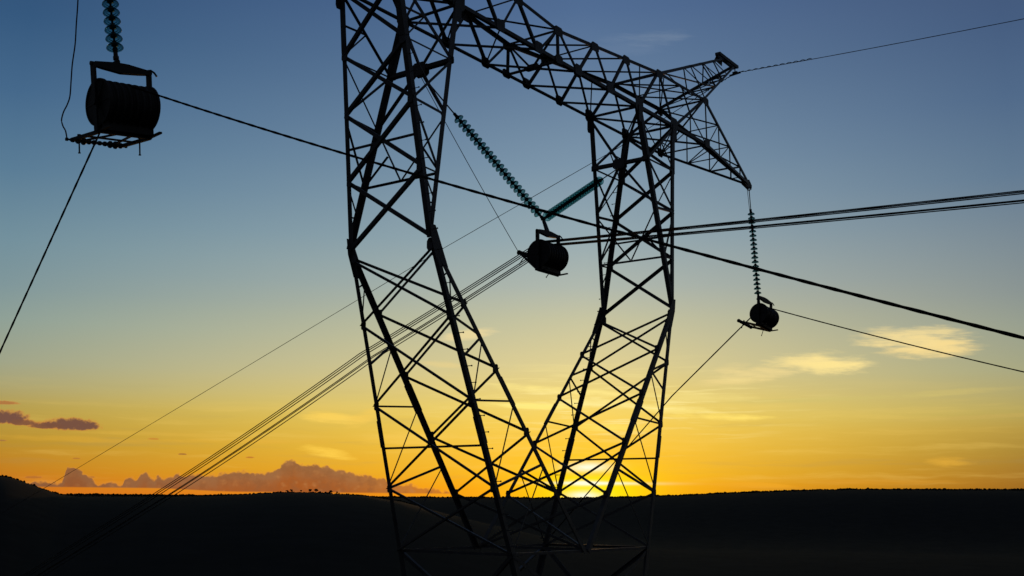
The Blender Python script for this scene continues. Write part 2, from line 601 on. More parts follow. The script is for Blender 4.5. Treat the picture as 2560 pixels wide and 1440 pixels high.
tower = empty("lattice_tower", (0, 0, 0),
              label="tall dark steel lattice transmission tower with an open window between two splayed columns",
              cat="pylon")

BR = []          # braces: (P, Q, w, d1, d2)
X_, Y_, Z_ = V((1, 0, 0)), V((0, 1, 0)), V((0, 0, 1))


def brace(P, Q, w, n, off=0.0, flip=1, out=False):
    """n = outward normal of the lattice face the brace lies on"""
    ax = (Q - P).normalized()
    n = (n - ax * n.dot(ax)).normalized()
    side = ax.cross(n) * flip
    o = n * off - side * w * 0.5
    sh = 0.03
    BR.append((P + o + ax * sh, Q + o - ax * sh, w, side, n if out else -n))


GUS = []


def gusset(c, e1, e2, n, a, b, cut=0.35, off=0.0):
    """octagonal gusset plate of half sizes a, b"""
    e1 = (e1 - n * e1.dot(n)).normalized()
    e2 = n.cross(e1)
    pts = []
    for x, y in ((1, 1 - cut), (1 - cut, 1), (-1 + cut, 1), (-1, 1 - cut), (-1, -1 + cut), (-1 + cut, -1), (1 - cut, -1), (1, -1 + cut)):
        pts.append(c + e1 * a * x + e2 * b * y + n * off)
    bm = bmesh.new()
    plate(bm, c, pts, n, 0.012)
    GUS.append(bm)


LEGW, LOWW, LT = 0.124, 0.108, 0.014
wM, wL, wG, wB, wS = 0.086, 0.064, 0.066, 0.062, 0.038


def leg(P, Q, dx, dy, w=LEGW, name="leg"):
    bm = bmesh.new()
    angle(bm, P, Q, dx, dy, w, LT)
    return mk(name, bm, STEEL, tower)


for s in (-1, 1):
    for t in (-1, 1):
        n_face = V((0, t, 0))
        dy = V((0, -t, 0))
        for io in 'IO':
            # legs: the two flanges point into the column
            dx = V((s, 0, 0)) if io == 'I' else V((-s, 0, 0))
            bm = bmesh.new()
            angle(bm, UP(s, t, io, -0.015), UP(s, t, io, 0.985), dx, dy, LEGW, LT)
            mk("upper_leg", bm, STEEL, tower)
            dxl = V((-s, 0, 0)) if io == 'O' else V((s, 0, 0))
            bm = bmesh.new()
            angle(bm, LO(s, t, io, -0.012), LO(s, t, io, 1.0), dxl, dy, LOWW, LT)
            mk("lower_leg", bm, STEEL, tower)
            bm = bmesh.new()
            o = -dx * 0.012 - dy * 0.012
            angle(bm, UP(s, t, io, -0.02) + o, UP(s, t, io, TTI - 0.01) + o, dx, dy, LEGW + 0.035, LT * 0.9)
            mk("splice_plate", bm, STEEL, tower)
            # splice sleeve
            f = 0.60 if io == 'O' else 0.455
            bm = bmesh.new()
            o = -dxl * 0.012 - dy * 0.012
            angle(bm, LO(s, t, io, f - 0.045) + o, LO(s, t, io, f + 0.045) + o, dxl, dy, LOWW + 0.02, LT * 0.8)
            mk("splice_plate", bm, STEEL, tower)
        nf = n_face
        # --- transverse faces, upper column
        U_ = lambda io, f: UP(s, t, io, f)
        brace(U_('O', 0), U_('I', TTI), wM, nf)
        Mx = (U_('O', 0) + U_('I', TTI)) * 0.5
        brace(Mx, U_('O', 0.13), wS, nf)
        brace(Mx, U_('O', TTI), wS, nf)
        brace(U_('O', TTI), U_('I', TTI), wS, nf)
        brace(U_('I', TTI), U_('O', 0.475), wB, nf, 0.012)
        brace(U_('O', TTI), U_('I', 0.49), wS, nf)
        brace(U_('O', 0.475), U_('I', 0.49), wB, nf)
        brace(U_('O', 0.475), U_('I', 0.73), wB, nf)
        brace(U_('O', 0.728), U_('I', 0.733), wS, nf)
        brace(U_('O', 0.728), U_('I', 0.855), wS, nf)
        brace(U_('O', 0.858), U_('I', 0.855), wS, nf)
        # --- transverse faces, lower column
        L_ = lambda io, f: LO(s, t, io, f)
        brace(L_('I', 0.086), L_('O', 0.113), wS, nf)
        brace(L_('I', 0.086), L_('O', 0.232), wS * 0.8, nf)
        brace(L_('O', 0.234), L_('I', 0.285), wB, nf)
        brace(L_('I', 0.285), L_('O', 0.368), wB, nf)
        brace(L_('I', 0.29), L_('O', 0.504), wS * 0.8, nf)
        brace(L_('O', 0.504), L_('I', 0.49), wS * 1.15, nf)
        brace(L_('I', 0.495), L_('O', 0.78), wS * 0.8, nf)
        brace(L_('O', 0.784), L_('I', 0.697), wB * 0.8, nf)
        brace(L_('I', 0.70), L_('O', 1.0), wS * 0.8, nf)
        # knee plate
        bm = bmesh.new()
        pts = []
        for f in (0.94, 1.0):
            for io in 'IO':
                pts += [UP(s, t, io, f) + V((s * k, 0, 0)) * 0.02 for k in (-1, 1)]
        for io in 'IO':
            pts += [LO(s, t, io, 0.075) + V((s * k, 0, 0)) * 0.03 for k in (-1, 1)]
        pk = W(s * XkU, t * Yk, Zk)
        nn = V((0, t, 0))
        pts = [p - nn * (p - pk).dot(nn) + nn * 0.012 for p in pts]
        hull_plate(bm, pts, nn, 0.02)
        GUS.append(bm)
        # knee plate on the outer and inner longitudinal faces
        for sg in (-1,):
            c = pk + V((0, -t * 0.10, -0.06))
            gusset(c + V((s * sg * 0.05, 0, 0)), Y_, Z_, V((s * sg, 0, 0)), 0.08, 0.13, 0.45)
        for f, a, b in ((TTI, 0.09, 0.13), (0.475, 0.07, 0.11), (0.73, 0.07, 0.11)):
            gusset(UP(s, t, 'O', f) + V((s * 0.008, -t * 0.08, 0)), Y_, Z_, V((s, 0, 0)), a, b)
        for f in (TTI,):
            gusset(UP(s, t, 'I', f) + V((-s * 0.008, -t * 0.07, 0)), Y_, Z_, V((s, 0, 0)), 0.11, 0.09, 0.2)
        for io, f in (('O', 0.234), ('I', 0.183), ('O', 0.504), ('I', 0.385), ('O', 0.784), ('I', 0.59), ('I', 0.797)):
            gusset(LO(s, t, io, f) + V(((s if io == 'O' else -s) * 0.008, -t * 0.06, 0)), Y_, Z_, V((s, 0, 0)), 0.07, 0.10)
    # --- outer longitudinal face
    no = V((s, 0, 0))
    lv = [0.0, TTI, 0.475, 0.728, 0.985]
    for i, (a, b) in enumerate(zip(lv, lv[1:])):
        brace(UP(s, -1, 'O', a), UP(s, 1, 'O', b), wM, no, 0.012)
        brace(UP(s, 1, 'O', a), UP(s, -1, 'O', b), wM, no, -0.014)
    brace(UP(s, -1, 'O', 0.604), UP(s, 1, 'O', 0.604), wS * 1.2, no, -0.05)
    lv = [0.018, 0.234, 0.504, 0.784, 1.0]
    for i, (a, b) in enumerate(zip(lv, lv[1:])):
        brace(LO(s, -1, 'O', a), LO(s, 1, 'O', b), wL, no, 0.030, out=True)
        brace(LO(s, 1, 'O', a), LO(s, -1, 'O', b), wL, no, 0.004, out=True)
    brace(LO(s, -1, 'O', 0.647), LO(s, 1, 'O', 0.647), wS * 1.2, no, -0.05)
    # --- inner longitudinal face
    ni = V((-s, 0, 0))
    TM = (UP(s, -1, 'I', TTI) + UP(s, 1, 'I', TTI)) * 0.5
    bm = bmesh.new()
    for off in (-0.045, 0.045):
        a, b = UP(s, -1, 'I', TTI), UP(s, 1, 'I', TTI)
        bar(bm, a + V((off, 0, 0)), b + V((off, 0, 0)), 0.05, 0.095)
    mk("tie_beam", bm, STEEL, tower)
    for t in (-1, 1):
        brace(TM, UP(s, t, 'I', 0.0), wM, ni)
        brace(TM, UP(s, t, 'I', 0.485), wB, ni)
        M7 = (UP(s, -1, 'I', 0.732) + UP(s, 1, 'I', 0.732)) * 0.5
        brace(M7, UP(s, t, 'I', 0.487), wS * 1.15, ni)
        brace((M7 + UP(s, t, 'I', 0.487)) * 0.5, UP(s, t, 'I', 0.728), wS, ni)
    brace(UP(s, -1, 'I', 0.732), UP(s, 1, 'I', 0.732), wB * 0.8, ni)
    gusset(TM + V((-s * 0.075, 0, -0.02)), Y_, Z_, V((s, 0, 0)), 0.20, 0.16, 0.35)
    gusset(TM + V((s * 0.075, 0, -0.02)), Y_, Z_, V((s, 0, 0)), 0.20, 0.16, 0.35)
    lv = [0.012, 0.183, 0.385, 0.592, 0.797, 1.0]
    for i, (a, b) in enumerate(zip(lv, lv[1:])):
        brace(LO(s, -1, 'I', a), LO(s, 1, 'I', b), wL, ni, 0.030, out=True)
        brace(LO(s, 1, 'I', a), LO(s, -1, 'I', b), wL, ni, 0.004, out=True)

# --- crossarm box girder
CHW = 0.098
for t in (-1, 1):
    for kind in 'BT':
        bm = bmesh.new()
        up = Z_ if kind == 'B' else -Z_
        if kind == 'B':
            segs = [(-X2, X2)]
        else:
            segs = [(-X2, -X1), (-X1, 0), (0, X1), (X1, X2)]
        fn = BN if kind == 'B' else TN
        for a, b in segs:
            angle(bm, fn(a, t), fn(b, t), V((0, -t, 0)), up, CHW, LT)
        mk("crossarm_chord", bm, STEEL, tower)
        for s in (-1, 1):
            bm = bmesh.new()
            angle(bm, fn(s * X2, t), TIP(s) + V((-s * 0.03, t * 0.05, 0.0 if kind == 'B' else 0.08)), V((0, -t, 0)), up, CHW * 0.92, LT)
            mk("cantilever_chord", bm, STEEL, tower)
Bx = [0.82, 2.26, 3.70, 5.58, 7.56]
Tx = [1.6, 3.1, 4.837, 7.56]
for t in (-1, 1):
    n = V((0, t, 0))
    brace(BN(0, t), TN(0, t), wG, n)
    for s in (-1, 1):
        z = [TN(0, t), BN(s * 0.82, t), TN(s * 1.6, t), BN(s * 2.26, t), TN(s * 3.1, t), BN(s * 3.7, t), TN(s * 4.837, t), BN(s * 5.58, t), TN(s * 7.56, t)]
        for a, b in zip(z, z[1:]):
            brace(a, b, wG * 1.12, n)
        brace(TN(s * 7.56, t), BN(s * 7.56, t), wS * 1.2, n)
        brace(TN(s * 3.8, t), BN(s * 3.72, t), wS, n)
        md = (BN(s * 5.58, t) + TN(s * 7.56, t)) * 0.5
        brace(md, BN(s * 6.57, t), wS, n)
        brace(md, BN(s * 7.56, t), wS, n)
        brace(md, TN(s * 6.1, t), wS, n)
        for x in Bx:
            gusset(BN(s * x, t) + V((0, t * 0.008, 0.09)), X_, Z_, n, 0.22 if x in (3.70, 5.58) else 0.17, 0.20 if x in (3.70, 5.58) else 0.15)
        for x in Tx:
            gusset(TN(s * x, t) + V((0, t * 0.008, -0.08)), X_, Z_, n, 0.19, 0.13)
        # column head plates
        for io, x in (('I', 3.70), ('O', 5.58)):
            gusset(UP(s, t, io, 0.03) + V((0, t * 0.016, 0)), X_, Z_, n, 0.12, 0.26, 0.3)
        # cantilever pyramid, near and far faces
        k = [0, 0.28, 0.53, 0.78]
        tp = lambda f: TN(s * X2, t).lerp(TIP(s) + V((0, 0, 0.08)), f)
        bt = lambda f: BN(s * X2, t).lerp(TIP(s), f)
        for i in range(3):
            brace(tp(k[i + 1]), bt(k[i + 1]), wS * 1.1, n)
            brace(tp(k[i + 1]), bt(k[i]), wS, n)
    gusset(TN(0, t) + V((0, t * 0.008, -0.07)), X_, Z_, n, 0.19, 0.13)
    gusset(BN(0, t) + V((0, t * 0.008, 0.07)), X_, Z_, n, 0.17, 0.12)
dn = V((0, 0, -1))
xs = [-7.56, -5.58, -3.70, -2.26, -0.82, 0.82, 2.26, 3.70, 5.58, 7.56]
for a, b in zip(xs, xs[1:]):
    # underside cross bracing
    brace(BN(a, 1), BN(b, -1), wB * 0.8, dn, -0.006)
    if abs(a) != 0.82 or abs(b) != 0.82:
        brace(BN(a, -1), BN(b, 1), wS, dn, -0.03)
for x in (0.0, 3.7, -3.7, 5.58, -5.58, 7.56, -7.56):
    brace(BN(x, -1), BN(x, 1), wG * (1.25 if abs(x) < 6 else 0.8), dn, -0.012)
tx = [-7.56, -6.1, -4.837, -3.1, -1.6, 0, 1.6, 3.1, 4.837, 6.1, 7.56]
for a, b in zip(tx, tx[1:]):
    brace(TN(a, 1), TN(b, -1), wS, Z_, -0.006)
brace(TN(4.837, -1), TN(7.56, 1), wS, Z_, -0.03)
brace(TN(-4.837, -1), TN(-7.56, 1), wS, Z_, -0.03)
for x in (0, 1.6, -1.6, 4.837, -4.837, 6.1, -6.1, 7.56, -7.56):
    brace(TN(x, -1), TN(x, 1), wG if abs(x) in (0, 4.837, 7.56) else wS * 1.1, Z_, -0.012)
MB0 = (BN(0, -1) + BN(0, 1)) * 0.5
for t in (-1, 1):
    brace(TN(0, t), MB0, wB * 0.8, X_)
gusset(MB0 + V((0, 0, 0.05)), Y_, Z_, X_, 0.2, 0.1)
for s in (-1, 1):
    nx = V((s, 0, 0))
    brace(TN(s * 7.56, -1), BN(s * 7.56, 1), wS * 1.1, nx, 0.0)
    brace(TN(s * 7.56, 1), BN(s * 7.56, -1), wS, nx, -0.03)
    # cantilever: underside and top faces
    k = [0, 0.28, 0.53, 0.78]
    bt = lambda t, f: BN(s * X2, t).lerp(TIP(s), f)
    tp = lambda t, f: TN(s * X2, t).lerp(TIP(s) + V((0, 0, 0.08)), f)
    for i in range(3):
        brace(bt(-1, k[i]), bt(1, k[i + 1]), wS * 1.2, dn, -0.006)
        brace(bt(-1, k[i + 1]), bt(1, k[i + 1]), wS, dn, -0.012)
        brace(tp(1, k[i]), tp(-1, k[i + 1]), wS, Z_, -0.006)
        brace(tp(-1, k[i + 1]), tp(1, k[i + 1]), wS, Z_, -0.012)
    # tip plates and hanger
    bm = bmesh.new()
    for o in (-0.06, 0.06):
        plate(bm, TIP(s), [TIP(s) + V((-s * 0.55, o, 0.05)), TIP(s) + V((-s * 0.5, o, -0.05)), TIP(s) + V((s * 0.05, o, -0.16)),
                           TIP(s) + V((s * 0.12, o, 0.02)), TIP(s) + V((-s * 0.1, o, 0.20))], Y_, 0.012)
    rod(bm, TIP(s) + V((0, -0.1, -0.08)), TIP(s) + V((0, 0.1, -0.08)), 0.03)
    mk("tip_plate", bm, STEEL, tower)
    # --- ground wire peak
    ends = {'i': W(s * XpI, 0, Zp), 'o': W(s * XpO, 0, Zp)}
    cho = {}
    for t in (-1, 1):
        for nm, x, e in (('i', X1, ends['i']), ('o', X2, ends['o'])):
            a = TN(s * x, t)
            b = e + V((0, t * 0.07, -0.05))
            cho[nm, t] = (a, b)
            bm = bmesh.new()
            angle(bm, a, b, V((0, -t, 0)), V((s if nm == 'i' else -s, 0, 0)), 0.085, 0.011)
            mk("peak_chord", bm, STEEL, tower)
    pt = lambda nm, t, f: cho[nm, t][0].lerp(cho[nm, t][1], f)
    fi = [0.0, 0.46, 0.64, 0.84]
    fo = [0.0, 0.36, 0.57, 0.74]
    for t in (-1, 1):
        n = V((0, t, 0.0))
        brace(pt('i', t, fi[1]), pt('o', t, 0.0), wS, n)
        for i in range(1, 4):
            brace(pt('i', t, fi[i]), pt('o', t, fo[i]), wS, n)
            if i < 3:
                brace(pt('o', t, fo[i]), pt('i', t, fi[i + 1]), wS * 0.9, n)
        brace(pt('o', t, fo[1]), pt('i', t, 0.0), wS, n, -0.02)
    for i in range(1, 4):
        brace(pt('i', -1, fi[i]), pt('i', 1, fi[i]), wS, V((-s, 0, 1)))
        brace(pt('o', -1, fo[i]), pt('o', 1, fo[i]), wS, V((s, 0, -1)))
        brace(pt('i', -1, fi[i - 1]), pt('i', 1, fi[i]), wS * 0.9, V((-s, 0, 1)))
        brace(pt('o', -1, fo[i - 1]), pt('o', 1, fo[i]), wS * 0.9, V((s, 0, -1)))
        brace(pt('o', 1, fo[i - 1]), pt('o', -1, fo[i]), wS * 0.9, V((s, 0, -1)), -0.02)
    bm = bmesh.new()
    a, b = ends['i'] + V((-s * 0.12, 0, 0.06)), ends['o'] + V((s * 0.22, 0, 0.03))
    for o in (-0.08, 0.08):
        bar(bm, a + V((0, o, 0)), b + V((0, o, 0)), 0.05, 0.12)
    for f in (0.0, 0.5, 1.0):
        bar(bm, a.lerp(b, f) + V((0, -0.1, 0.02)), a.lerp(b, f) + V((0, 0.1, 0.02)), 0.10, 0.10)
    hull_plate(bm, [ends['i'] + V((-s * 0.1, 0.1, 0.02)), ends['i'] + V((-s * 0.25, 0.1, -0.16)), ends['i'] + V((s * 0.35, 0.1, -0.2)), ends['i'] + V((s * 0.4, 0.1, 0.02))], Y_, 0.014)
    mk("peak_beam", bm, STEEL, tower)

# --- body below the window: waist and four splayed feet (mostly below the picture)
WZ, WX, WY = -13.4, 1.85, 1.60
FZ, FX, FY = -BASE / U, 4.6, 4.6
for s in (-1, 1):
    for t in (-1, 1):
        dx, dy = V((-s, 0, 0)), V((0, -t, 0))
        leg(W(s * XcLo, t * Yc, Zc), W(s * WX, t * WY, WZ), dx, dy, 0.14, "body_leg")
        leg(W(s * WX, t * WY, WZ), W(s * FX, t * FY, FZ), dx, dy, 0.16, "body_leg")
ring = [Zc, -12.4, WZ]


def body(s, t, z):
    if z >= WZ:
        f = (Zc - z) / (Zc - WZ)
        return W(s * (XcLo + (WX - XcLo) * f), t * (Yc + (WY - Yc) * f), z)
    f = (WZ - z) / (WZ - FZ)
    return W(s * (WX + (FX - WX) * f), t * (WY + (FY - WY) * f), z)


zs = [Zc, WZ, -16.6, -20.4, -24.8, FZ + 0.2]
for a, b in zip(zs, zs[1:]):
    for t in (-1, 1):
        n = V((0, t, 0))
        brace(body(-1, t, a), body(1, t, b), wM, n, 0.012)
        brace(body(1, t, a), body(-1, t, b), wM, n, -0.014)
        brace(body(-1, t, a), body(1, t, a), wB, n, -0.03)
    for s in (-1, 1):
        n = V((s, 0, 0))
        brace(body(s, -1, a), body(s, 1, b), wM, n, 0.012)
        brace(body(s, 1, a), body(s, -1, b), wM, n, -0.014)
        brace(body(s, -1, a), body(s, 1, a), wB, n, -0.03)
brace(LO(-1, -1, 'I', 1.0), LO(-1, 1, 'I', 1.0), wB, dn)

# --- step bolts up one leg of each column
for s, t in ((-1, -1), (1, 1)):
    pts = []
    a, b = UP(s, t, 'O', 0.28), UP(s, t, 'O', 0.99)
    n = int((b - a).length / 0.36)
    pts += [a.lerp(b, (i + 0.5) / n) for i in range(n)]
    a, b = LO(s, t, 'O', 0.0), LO(s, t, 'O', 1.0)
    n = int((b - a).length / 0.36)
    pts += [a.lerp(b, (i + 0.5) / n) for i in range(n)]
    for i, p in enumerate(pts):
        bm = bmesh.new()
        p = p + V((-s * 0.05, 0, 0))
        q = p + V((0, t * 0.15, 0.0))
        rod(bm, p, q, 0.009, n=6)
        rod(bm, q, q + V((0, t * 0.016, 0)), 0.019, n=6)
        mk("step_bolt", bm, STEEL, tower)

# --- emit braces: the hundred that show largest as parts, the rest as one part


def shown(P, Q, w):
    m = (P + Q) * 0.5
    dv = m - CAM
    zz = dv.dot(fwd)
    x, y = dv.dot(r2) / zz, dv.dot(u2) / zz
    if abs(x) > 0.47 or abs(y) > 0.27 or zz < 0:
        return 0.0
    return (Q - P).length * w / zz ** 2


BR.sort(key=lambda b: -shown(b[0], b[1], b[2]))
rest = bmesh.new()
for i, (P, Q, w, d1, d2) in enumerate(BR):
    bm = bmesh.new() if i < 100 else rest
    angle(bm, P, Q, d1, d2, w, 0.009)
    if i < 100:
        mk("brace", bm, STEEL, tower)
tag(mk("bracing", rest, STEEL, tower), kind='stuff')


def garea(bm):
    c = sum((v.co for v in bm.verts), V((0, 0, 0))) / len(bm.verts)
    return max((v.co - c).length for v in bm.verts) / ((c - CAM).dot(fwd))


GUS.sort(key=lambda b: -garea(b))
rest = bmesh.new()
for i, bm in enumerate(GUS):
    if i < 90:
        mk("gusset_plate", bm, STEEL, tower)
    else:
        vm = {v: rest.verts.new(v.co) for v in bm.verts}
        for f in bm.faces:
            rest.faces.new([vm[v] for v in f.verts])
        bm.free()
tag(mk("gusset_plates_small", rest, STEEL, tower), kind='stuff').name = "small_gusset_plating"

# ------------------------------------------------------------------ insulator strings
bm = bmesh.new()
lathe(bm, [(0.045, 0.020), (0.075, 0.016), (0.104, 0.002), (0.124, -0.022), (0.130, -0.040), (0.125, -0.043), (0.119, -0.028), (0.113, -0.016),
           (0.110, -0.036), (0.102, -0.036), (0.096, -0.012), (0.082, -0.008), (0.076, -0.030), (0.068, -0.030), (0.062, -0.004), (0.045, 0.000)],
      V((0, 0, 0)), Z_, 28)
bmesh.ops.recalc_face_normals(bm, faces=bm.faces[:])
DISC = bpy.data.meshes.new("glass_disc")
bm.to_mesh(DISC)
bm.free()
DISC.materials.append(GLASS)
for p in DISC.polygons:
    p.use_smooth = True
bm = bmesh.new()
lathe(bm, [(0.001, 0.075), (0.030, 0.075), (0.046, 0.060), (0.052, 0.030), (0.050, 0.004), (0.030, -0.004), (0.018, -0.02), (0.018, -0.072), (0.001, -0.072)], V((0, 0, 0)), Z_, 14)
bmesh.ops.recalc_face_normals(bm, faces=bm.faces[:])
CAP = bpy.data.meshes.new("cap")
bm.to_mesh(CAP)
bm.free()
CAP.materials.append(CAPM)
for p in CAP.polygons:
    p.use_smooth = True


def string(A, B, n, pitch, gap_b, label, group):
    """insulator string from A (tower end) to B (block end); discs end gap_b short of B"""
    ax = (B - A).normalized()
    root = empty("insulator_string", A, label=label, cat="insulator", group=group)
    L = (B - A).length
    first = L - gap_b - pitch * (n - 1)
    rot = (-ax).to_track_quat('Z', 'Y').to_euler()
    bm = bmesh.new()
    rod(bm, A, A + ax * max(0.05, first - 0.10), 0.017, n=8)
    rod(bm, A + ax * max(0.02, first - 0.16), A + ax * (first - 0.07), 0.038, n=8)
    tube(bm, [A + ax * 0.02 + (Y_ * math.cos(k) + X_ * 0 + ax * math.sin(k)) * 0.05 for k in [i * math.pi / 5 for i in range(11)]], 0.014)
    mk("top_link", bm, CAPM, root)
    bm = bmesh.new()
    e = A + ax * (L - gap_b)
    rod(bm, e + ax * 0.06, B, 0.024, n=8)
    for f, r in ((0.25, 0.04), (0.5, 0.034), (0.75, 0.045)):
        c = e.lerp(B, f)
        rod(bm, c - ax * 0.03, c + ax * 0.03, r, n=8)
    mk("bottom_link", bm, CAPM, root)
    for i in range(n):
        p = A + ax * (first + pitch * i)
        o = bpy.data.objects.new("glass_disc", DISC)
        col.objects.link(o)
        o.parent = root
        o.location = p - A
        o.rotation_euler = rot
        c = bpy.data.objects.new("cap", CAP)
        col.objects.link(c)
        c.parent = o
    return root


# block centres
PL = W(-12, -1.8175, -4.889)
PM = W(0, -0.452, -4.563)
PR = W(12, -0.367, -4.258)


def yoke_top(c):
    return c + V((0, 0, 0.84))


G = "green glass insulator strings of the tower"
YM = W(0, -0.319, -3.688)
string(W(-3.97, 0, -1.40), YM, 23, 0.158, 0.27, "long slanting glass insulator string running down from the left column to the middle stringing block", G)
string(W(3.97, 0, -1.40), YM, 23, 0.158, 0.27, "end-on glass insulator string running from the right column down to the middle stringing block", G)
LB = W(-12, -1.585, -4.215)
LTOP = LB + (W(-12, -1.3156, -3.235) - LB).normalized() * 3.6
string(LTOP, LB, 19, 0.163, 0.30, "glass insulator string above the left stringing block, cut by the top of the picture", G)
bm = bmesh.new()
rod(bm, TIP(-1) + V((0, 0, -0.08)), LTOP, 0.03)
mk("hanger_link", bm, STEEL, tower)
string(TIP(1) + V((0, 0, -0.12)), W(12, -0.183, -3.70), 19, 0.163, 0.24, "thin vertical glass insulator string hanging from the right crossarm tip", G)


# ------------------------------------------------------------------ stringing blocks
def block(C, top, yaw, tilt, roll, beads, label):
    """multi-sheave stringing block; local x is the sheave axis"""
    root = empty("stringing_block", C, label=label, cat="pulley block", group="stringing blocks hanging under the tower")
    R = Matrix.Rotation(yaw, 4, 'Z') @ Matrix.Rotation(-roll, 4, 'Y')
    X, Y, Z = (R @ X_), (R @ Y_), (R @ Z_)

    def P(x, y, z):
        return C + X * x + Y * y + Z * z
    # grooved drum
    bm = bmesh.new()
    prof = [(0.001, -0.385)]
    g = 7
    for i in range(g):
        x0 = -0.375 + i * 0.75 / g
        w = 0.75 / g
        prof += [(0.345, x0), (0.345, x0 + w * 0.12), (0.318, x0 + w * 0.3), (0.310, x0 + w * 0.5), (0.318, x0 + w * 0.7), (0.345, x0 + w * 0.88)]
    prof += [(0.345, 0.375), (0.001, 0.385)]
    lathe(bm, prof, C, X, 40)
    mk("sheave_drum", bm, BLOCK, root, origin=C)
    for sg in (-1, 1):
        bm = bmesh.new()
        c = P(sg * 0.40, 0, 0)
        lathe(bm, [(0.335, -0.018), (0.362, -0.018), (0.362, 0.018), (0.335, 0.018)], c, X, 40)
        lathe(bm, [(0.001, -0.006), (0.337, -0.006), (0.337, 0.006), (0.001, 0.006)], c, X, 40)
        for k in range(6):
            a = k * math.pi / 3
            bar(bm, c + Y * math.cos(a) * 0.06 + Z * math.sin(a) * 0.06, c + Y * math.cos(a) * 0.335 + Z * math.sin(a) * 0.335, 0.022, 0.03, X)
        rod(bm, c - X * 0.03, c + X * 0.03, 0.075, n=14)
        mk("flange", bm, BLOCK, root, origin=C)
        # side arm: from the yoke pivot past the axle to the base
        bm = bmesh.new()
        xx = sg * 0.455
        bar(bm, P(xx, 0, -0.44), P(xx, 0, 0.0), 0.095, 0.03, X)
        bar(bm, P(xx, 0, 0.0), P(xx * 1.02, 0, 0.60), 0.095, 0.045, X)
        rod(bm, P(xx - sg * 0.03, 0, 0), P(xx + sg * 0.035, 0, 0), 0.05, n=12)
        rod(bm, P(xx * 1.02 - sg * 0.04, 0, 0.585), P(xx * 1.02 + sg * 0.04, 0, 0.585), 0.034, n=10)
        mk("side_arm", bm, BLOCK, root, origin=C)
    # yoke: tapered beam, deep in the middle
    bm = bmesh.new()
    for o in (-0.035, 0.035):
        pts = [P(-0.45, o, 0.615), P(-0.44, o, 0.55), P(-0.30, o, 0.53), P(0.0, o, 0.50), P(0.30, o, 0.53), P(0.44, o, 0.55), P(0.45, o, 0.615),
               P(0.10, o, 0.655), P(-0.10, o, 0.655)]
        plate(bm, C, pts, Y, 0.02)
    for x in (-0.2, 0.2):
        bar(bm, P(x, -0.03, 0.58), P(x, 0.03, 0.58), 0.06, 0.05)
    # safety hook at one end
    tube(bm, [P(0.44, 0, 0.62), P(0.49, -0.02, 0.63), P(0.53, -0.05, 0.59), P(0.56, -0.07, 0.53)], 0.016)
    mk("yoke", bm, BLOCK, root, origin=C)
    bm = bmesh.new()
    m = P(0, 0, 0.60)
    ax = (top - m).normalized()
    sdx = X
    plate(bm, m, [m - sdx * 0.075, m + sdx * 0.075, m + ax * (top - m).length * 0.75 + sdx * 0.05, top + sdx * 0.035, top - sdx * 0.035,
                  m + ax * (top - m).length * 0.75 - sdx * 0.05], Y, 0.06)
    rod(bm, top - Y * 0.06, top + Y * 0.06, 0.03)
    mk("hanger", bm, BLOCK, root, origin=C)
    # base plate under the drum
    bm = bmesh.new()
    pl = [P(-0.42, 0, -0.43), P(0.42, 0, -0.43), P(0.40, 0, -0.26), P(-0.40, 0, -0.26)]
    for o in (-0.10, 0.10):
        plate(bm, C, [p + Y * o for p in pl], Y, 0.014)
    box(bm, P(0, 0, -0.422), 0.42, 0.11, 0.010, X, Y, Z)
    mk("base_plate", bm, BLOCK, root, origin=C)
    # guide frame
    R2 = Matrix.Rotation(tilt, 4, X)
    FY_, FZ_ = R2 @ Y, R2 @ Z
    h = P(0, 0, -0.45)

    def F(x, y, z=0):
        return h + X * x + FY_ * y + FZ_ * z
    bm = bmesh.new()
    for x in (-0.42, 0.42):
        bar(bm, F(x, 0.0), F(x, 0.80), 0.055, 0.05, FZ_)
    for x in (-0.12, 0.12):
        bar(bm, F(x, 0.02), F(x * 2.2, 0.78), 0.035, 0.025, FZ_)
    bar(bm, F(-0.45, 0.0), F(0.45, 0.0), 0.05, 0.035, FZ_)
    bar(bm, F(-0.42, 0.42), F(0.42, 0.42), 0.04, 0.025, FZ_)
    # short outrigger on the other side
    for x in (0.42, -0.42):
        bar(bm, P(x, 0.02, -0.445), P(x, -0.32, -0.430), 0.05, 0.03, Z)
    mk("guide_frame", bm, BLOCK, root, origin=C)
    bm = bmesh.new()
    if beads:
        rod(bm, F(-0.48, 0.80), F(0.46, 0.80), 0.016, n=8)
        for i, r in enumerate((0.038, 0.052, 0.060, 0.042, 0.040, 0.036, 0.040, 0.058, 0.062, 0.046)):
            x = -0.41 + i * 0.089
            lathe(bm, [(0.001, -0.036), (r * 0.7, -0.034), (r, -0.012), (r, 0.012), (r * 0.7, 0.034), (0.001, 0.036)], F(x, 0.80), X, 14)
        for x in (-0.49, 0.47):
            rod(bm, F(x, 0.80), F(x + (0.03 if x > 0 else -0.03), 0.80), 0.028)
    else:
        rod(bm, F(-0.46, 0.80), F(0.44, 0.80), 0.058, n=14)
        for x in (-0.46, 0.44):
            rod(bm, F(x, 0.80), F(x + 0.02, 0.80), 0.066, n=14)
    mk("guide_roller", bm, BLOCK, root, origin=C)
    for x, y in ((-0.40, 0.62), (0.40, 0.25)):
        bm = bmesh.new()
        rod(bm, F(x, y, 0.05), F(x, y, -0.22), 0.012, n=8)
        rod(bm, F(x, y, 0.03), F(x, y, 0.06), 0.028, n=8)
        rod(bm, F(x, y, -0.22), F(x, y, -0.235), 0.02, n=8)
        mk("lock_pin", bm, BLOCK, root, origin=C)
    return F, P


